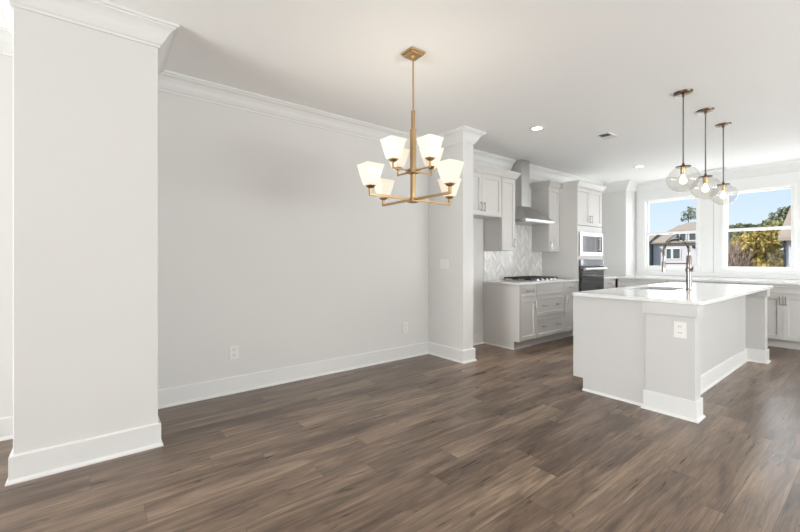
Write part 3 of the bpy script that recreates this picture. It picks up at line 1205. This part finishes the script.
def vent(x0, x1, y0, y1, label, n):
    root = thing('ceiling_vent', label, 'vent', ((x0 + x1) / 2, (y0 + y1) / 2, ZC))
    bm = BM()
    e = .018
    for q in ((x0, x1, y0, y0 + e), (x0, x1, y1 - e, y1), (x0, x0 + e, y0 + e, y1 - e), (x1 - e, x1, y0 + e, y1 - e)):
        box(bm, *q, ZC - .007, ZC - .0005)
    obj('frame', bm, M['plastic'], root, bevel=.001)
    bm = BM(); box(bm, x0 + e, x1 - e, y0 + e, y1 - e, ZC - .0015, ZC - .0005)
    obj('duct_shade_sheet', bm, M['vent_dark'], root)  # flat dark sheet: the shade inside the duct is put into its colour
    bm = BM()
    for i in range(n):
        y = y0 + e + (y1 - y0 - 2 * e) * (i + .5) / n
        w_ = (y1 - y0 - 2 * e) / n * .34
        k_ = -w_ if i < n / 2 else w_
        q = lambda x: [(x, y + k_, ZC - .0065), (x, y + k_ * .92, ZC - .0072), (x, y - k_, ZC - .002), (x, y - k_ * .92, ZC - .0013)]
        loft(bm, [q(x0 + e), q(x1 - e)])
    obj('louvre', bm, M['plastic'], root)


vent(-2.255, -2.10, 4.83, 5.10, 'white ceiling vent with dark slots above the island walkway', 9)
vent(-2.00, -1.70, 8.19, 8.31, 'slim ceiling vent close to the kitchen windows', 4)

# ------------------------------------------------------------------ outside
M['grass'] = mat('dry_grass', (0.16, 0.15, 0.08), 0.9, vary=0.3, vscale=0.4)
M['siding'] = mat('pale_siding', (0.53, 0.505, 0.55), 0.7, vary=0.02)
M['siding_grey'] = mat('grey_siding', (0.36, 0.37, 0.39), 0.7, vary=0.04)
M['siding_dark'] = mat('dark_siding', (0.18, 0.185, 0.19), 0.7, vary=0.05)
M['shingle'] = mat('taupe_shingles', (0.33, 0.265, 0.215), 0.9, vary=0.12, vscale=3, bump=0.4, bscale=8)
M['glass_and_shade'] = mat('far_glass_and_shade', (0.07, 0.09, 0.10), 0.15, vary=0.2, vscale=1.5)
M['out_trim'] = mat('outdoor_white_trim', (0.75, 0.74, 0.73), 0.6, vary=0.02)
M['bark'] = mat('bark', (0.075, 0.055, 0.042), 0.9, vary=0.3, vscale=5)
M['leaf_gold'] = mat('autumn_leaves', (0.40, 0.31, 0.09), 0.75, vary=0.75, vscale=1.1)
M['leaf_green'] = mat('green_leaves', (0.24, 0.23, 0.09), 0.75, vary=0.6, vscale=1.2)
M['leaf_pine'] = mat('pine_needles', (0.19, 0.205, 0.12), 0.8, vary=0.6, vscale=1.2)
M['twig'] = mat('bare_twigs', (0.34, 0.26, 0.225), 0.9, vary=0.3, vscale=2)
GZ = -3.2
b = BM(); box(b, -120, 60, 9.5, 160, GZ - .3, GZ)
o = struct('ground', b, M['grass'])


def ppoly(bm, pts, d):
    """plate: polygon given by 3-D points, thickened along d"""
    d = Vector(d)
    loft(bm, [[Vector(p) for p in pts], [Vector(p) + d for p in pts]])


# far house in the left window
h1 = thing('house', 'pale two-storey house with taupe roof seen through the left window', 'house', (-13.5, 55, GZ))
b = BM(); box(b, -16.8, -11.6, 50.0, 58.0, GZ, 3.06)
obj('wall', b, M['siding'], h1)
b = BM(); box(b, -15.5, -11.6, 53.2, 58.0, 3.06, 4.45)
obj('wall', b, M['siding_grey'], h1)['label'] = 'grey set-back upper storey wall'
b = BM()
ppoly(b, [(-17.4, 49.6, 3.02), (-15.5, 49.6, 3.02), (-15.5, 53.3, 4.2), (-17.4, 53.3, 4.2)], (0, 0, .16))
ppoly(b, [(-15.5, 49.6, 3.02), (-11.9, 49.6, 3.02), (-11.9, 53.3, 3.22), (-15.5, 53.3, 3.22)], (0, 0, .12))
obj('roof', b, M['shingle'], h1, bevel=0)
b = BM()
ppoly(b, [(-16.3, 52.8, 4.42), (-11.9, 52.8, 4.42), (-11.9, 56.0, 5.55), (-15.2, 56.0, 5.55)], (0, 0, .14))
ppoly(b, [(-16.3, 52.8, 4.42), (-15.2, 56.0, 5.55), (-16.3, 59.2, 4.42)], (0, 0, .14))
ppoly(b, [(-11.9, 59.2, 4.42), (-16.3, 59.2, 4.42), (-15.2, 56.0, 5.55), (-11.9, 56.0, 5.55)], (0, 0, .14))
obj('roof', b, M['shingle'], h1)


def far_window(parent, x0, x1, z0, z1, y):
    bm = BM()
    e = .07
    for q in ((x0, x0 + e, z0, z1), (x1 - e, x1, z0, z1), (x0 + e, x1 - e, z0, z0 + e), (x0 + e, x1 - e, z1 - e, z1)):
        box(bm, q[0], q[1], y - .06, y, q[2], q[3])
    fr = obj('window', bm, M['out_trim'], parent)
    bm = BM(); box(bm, x0 + e, x1 - e, y - .03, y - .005, z0 + e, z1 - e)
    obj('pane', bm, M['glass_and_shade'], fr)


far_window(h1, -15.55, -14.98, 1.25, 2.45, 50.0)
far_window(h1, -14.92, -14.15, 1.25, 2.45, 50.0)
far_window(h1, -14.3, -13.2, 3.35, 4.25, 53.2)
far_window(h1, -15.2, -14.5, 3.35, 4.25, 53.2)
b = BM(); box(b, -13.1, -12.3, 49.85, 50.0, 2.42, 2.68)
obj('wall_lamp', b, M['black'], h1)
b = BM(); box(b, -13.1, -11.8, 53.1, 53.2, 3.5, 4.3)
obj('balcony_shade_plate', b, M['glass_and_shade'], h1)  # dark plate on the wall, coloured like the shade in a balcony opening

h2 = thing('house', 'dark grey gabled house at the left edge of the left window', 'house', (-19.5, 54, GZ))
b = BM(); box(b, -24.0, -16.9, 49.2, 56.0, GZ, 3.0)
obj('wall', b, M['siding_dark'], h2)
b = BM()
loft(b, [[(-19.6, 59.6, 4.2), (-14.7, 59.6, 4.2), (-17.0, 59.6, 5.75)], [(-19.6, 68.0, 4.2), (-14.7, 68.0, 4.2), (-17.0, 68.0, 5.75)]])
box(b, -19.4, -14.9, 59.7, 68, GZ, 4.2)
obj('gable', b, M['siding_grey'], h2)
b = BM()
ppoly(b, [(-24.3, 48.9, 2.98), (-16.95, 48.9, 2.98), (-16.95, 52.5, 4.3), (-24.3, 52.5, 4.3)], (0, 0, .14))
obj('roof', b, M['shingle'], h2)

# near house at the right edge of the right window
h3 = thing('house', 'grey house with brown shingle roof at the right edge of the right window', 'house', (0.5, 28, GZ))
b = BM(); box(b, -2.92, 4.0, 24.2, 32.0, GZ, 2.12)
obj('wall', b, M['siding'], h3)
b = BM()
ppoly(b, [(-3.12, 23.85, 2.06), (4.3, 23.85, 2.06), (4.3, 28.2, 4.1), (-3.12, 28.2, 4.1)], (0, 0, .15))
ppoly(b, [(-3.12, 32.5, 2.06), (-3.12, 28.2, 4.1), (4.3, 28.2, 4.1), (4.3, 32.5, 2.06)], (0, 0, .15))
loft(b, [[(-2.9, 24.2, 2.0), (-2.9, 32.0, 2.0), (-2.9, 28.1, 4.0)], [(3.9, 24.2, 2.0), (3.9, 32.0, 2.0), (3.9, 28.1, 4.0)]])
obj('roof', b, M['shingle'], h3)
b = BM(); box(b, -2.97, -2.90, 24.12, 24.2, GZ, 2.05)
obj('downspout', b, M['black'], h3)


def leaf(bm, p, s, rnd):
    a = Vector((rnd.gauss(0, 1), rnd.gauss(0, 1), rnd.gauss(0, 1))).normalized()
    c = a.orthogonal().normalized()
    d = a.cross(c)
    k = rnd.uniform(.6, 1.2) * s
    t = rnd.uniform(0, 6.28)
    u, v = c * math.cos(t) + d * math.sin(t), d * math.cos(t) - c * math.sin(t)
    vs = [bm.verts.new(p + u * x * k + v * y * k) for x, y in ((-.5, 0), (0, -.3), (.6, 0), (0, .3))]
    bm.faces.new(vs)


def tree(name, label, cat, x, y, blobs, trunk_r, trunk_top, leaf_m, n, s, seed, group, bare=False):
    rnd = random.Random(seed)
    root = thing(name, label, cat, (x, y, GZ), group)
    bm = BM()
    tube(bm, [(x, y, GZ), (x + .05, y, (GZ + trunk_top) / 2), (x, y, trunk_top)], [trunk_r, trunk_r * .8, trunk_r * .35], 8)
    for (bx, by, bz, br) in blobs:
        z0 = min(trunk_top - .2, bz - br * .4)
        tube(bm, [(x, y, z0), ((x + bx) / 2, (y + by) / 2, (z0 + bz) / 2 + .1), (bx, by, bz)], [trunk_r * .45, trunk_r * .3, trunk_r * .08], 5)
    obj('trunk', bm, M['bark'], root)
    bm = BM()
    tv = sum(q[3] ** 2 for q in blobs)
    for (bx, by, bz, br) in blobs:
        for i in range(int(n * br * br / tv)):
            v = Vector((rnd.gauss(0, 1), rnd.gauss(0, 1), rnd.gauss(0, 1))).normalized() * br * (rnd.random() ** .38)
            p = Vector((bx, by, bz)) + Vector((v.x, v.y, v.z * .8))
            if bare:
                q = p + Vector((rnd.gauss(0, .25), rnd.gauss(0, .2), rnd.uniform(.2, .9)))
                tube(bm, [p, q], [.012, .006], 3, cap=False)
            else:
                leaf(bm, p, s, rnd)
    obj('foliage', bm, leaf_m, root)
    return root


tg = 'trees behind the houses'
rnd = random.Random(3)
Yt = 32.0
tree('autumn_tree', 'broad yellow-gold autumn tree filling the right window', 'tree', -5.1, Yt,
     [(-5.9, Yt, 1.5, .9), (-5.3, Yt - .4, 2.2, .9), (-4.7, Yt, 2.5, .8), (-6.0, Yt - .3, .6, .8), (-5.3, Yt, .7, 1.0), (-4.8, Yt + .3, 1.5, .9), (-5.6, Yt, -.6, 1.2), (-4.6, Yt, -.3, 1.0), (-4.5, Yt, .7, .8)],
     .15, 1.6, M['leaf_gold'], 4200, .28, 1, tg)
Yt = 38.0
tree('evergreen_tree', 'dark green tree right behind the gold one, beside the near house roof', 'tree', -5.2, Yt,
     [(-5.3, Yt, 2.7, 1.0), (-5.7, Yt, 1.0, 1.2), (-4.8, Yt, .8, 1.2), (-5.4, Yt, -.6, 1.3), (-5.0, Yt, 3.4, .8), (-6.8, Yt, 2.4, .9), (-7.6, Yt, 1.6, 1.0), (-7.2, Yt, .2, 1.2)], .2, 3.0, M['leaf_green'], 4600, .34, 2, tg)
Yt = 46.0
tree('pine_tree', 'tall green pine rising over the roof at the right edge of the right window', 'tree', -5.55, Yt,
     [(-5.5, Yt, 5.3, .62), (-5.0, Yt, 5.0, .6), (-6.1, Yt, 4.9, .6), (-6.5, Yt, 4.3, .6), (-5.6, Yt, 4.1, .7), (-6.8, Yt, 3.6, .7), (-5.9, Yt, 3.0, .9), (-5.0, Yt, 3.9, .8)], .18, 5.0, M['leaf_pine'], 1500, .27, 5, tg)
Yt = 60.0
k = 0
wide = ['low round green tree at the left of the right window skyline', 'second low green tree along the right window skyline, just right of the leftmost',
        'third low green tree on the right window skyline', 'rightmost low green tree on the skyline, beside the pine']
for x, zt in ((-15.5, 6.3), (-12.1, 5.6), (-11.9, 5.8), (-11.5, 6.3)):
    Yt = (78.0, 66.0, 71.5, 77.0)[k]
    tree('distant_tree', wide[k], 'tree', x, Yt, [(x - .3, Yt, zt - .2, .75), (x + .4, Yt, zt - .3, .7), (x, Yt, zt - 1.2, 1.1), (x, Yt, zt - 2.6, 1.3)],
         .2, zt - .5, M['leaf_pine'], 1300, .34, 20 + k, tg)
    k += 1
Yt = 72.0
tree('pine_tree', 'sparse tall pine standing over the house roof in the left window', 'tree', -19.4, Yt,
     [(-19.7, Yt, 8.3, .75), (-18.8, Yt, 8.7, .7), (-19.3, Yt, 7.8, .6), (-20.1, Yt, 7.5, .55), (-18.5, Yt, 7.8, .6), (-19.2, Yt, 9.1, .45)], .12, 8.4, M['leaf_pine'], 420, .28, 9, tg)
Yt = 29.0
tree('bare_shrub', 'bare brown leafless shrub at the left of the right window', 'shrub', -5.8, Yt,
     [(-6.0, Yt, 1.5, .7), (-5.6, Yt, .9, .7), (-5.9, Yt, -.1, .9), (-5.4, Yt, -.4, .9), (-6.3, Yt, .6, .8)], .05, 1.2, M['twig'], 1500, .1, 12, tg, bare=True)
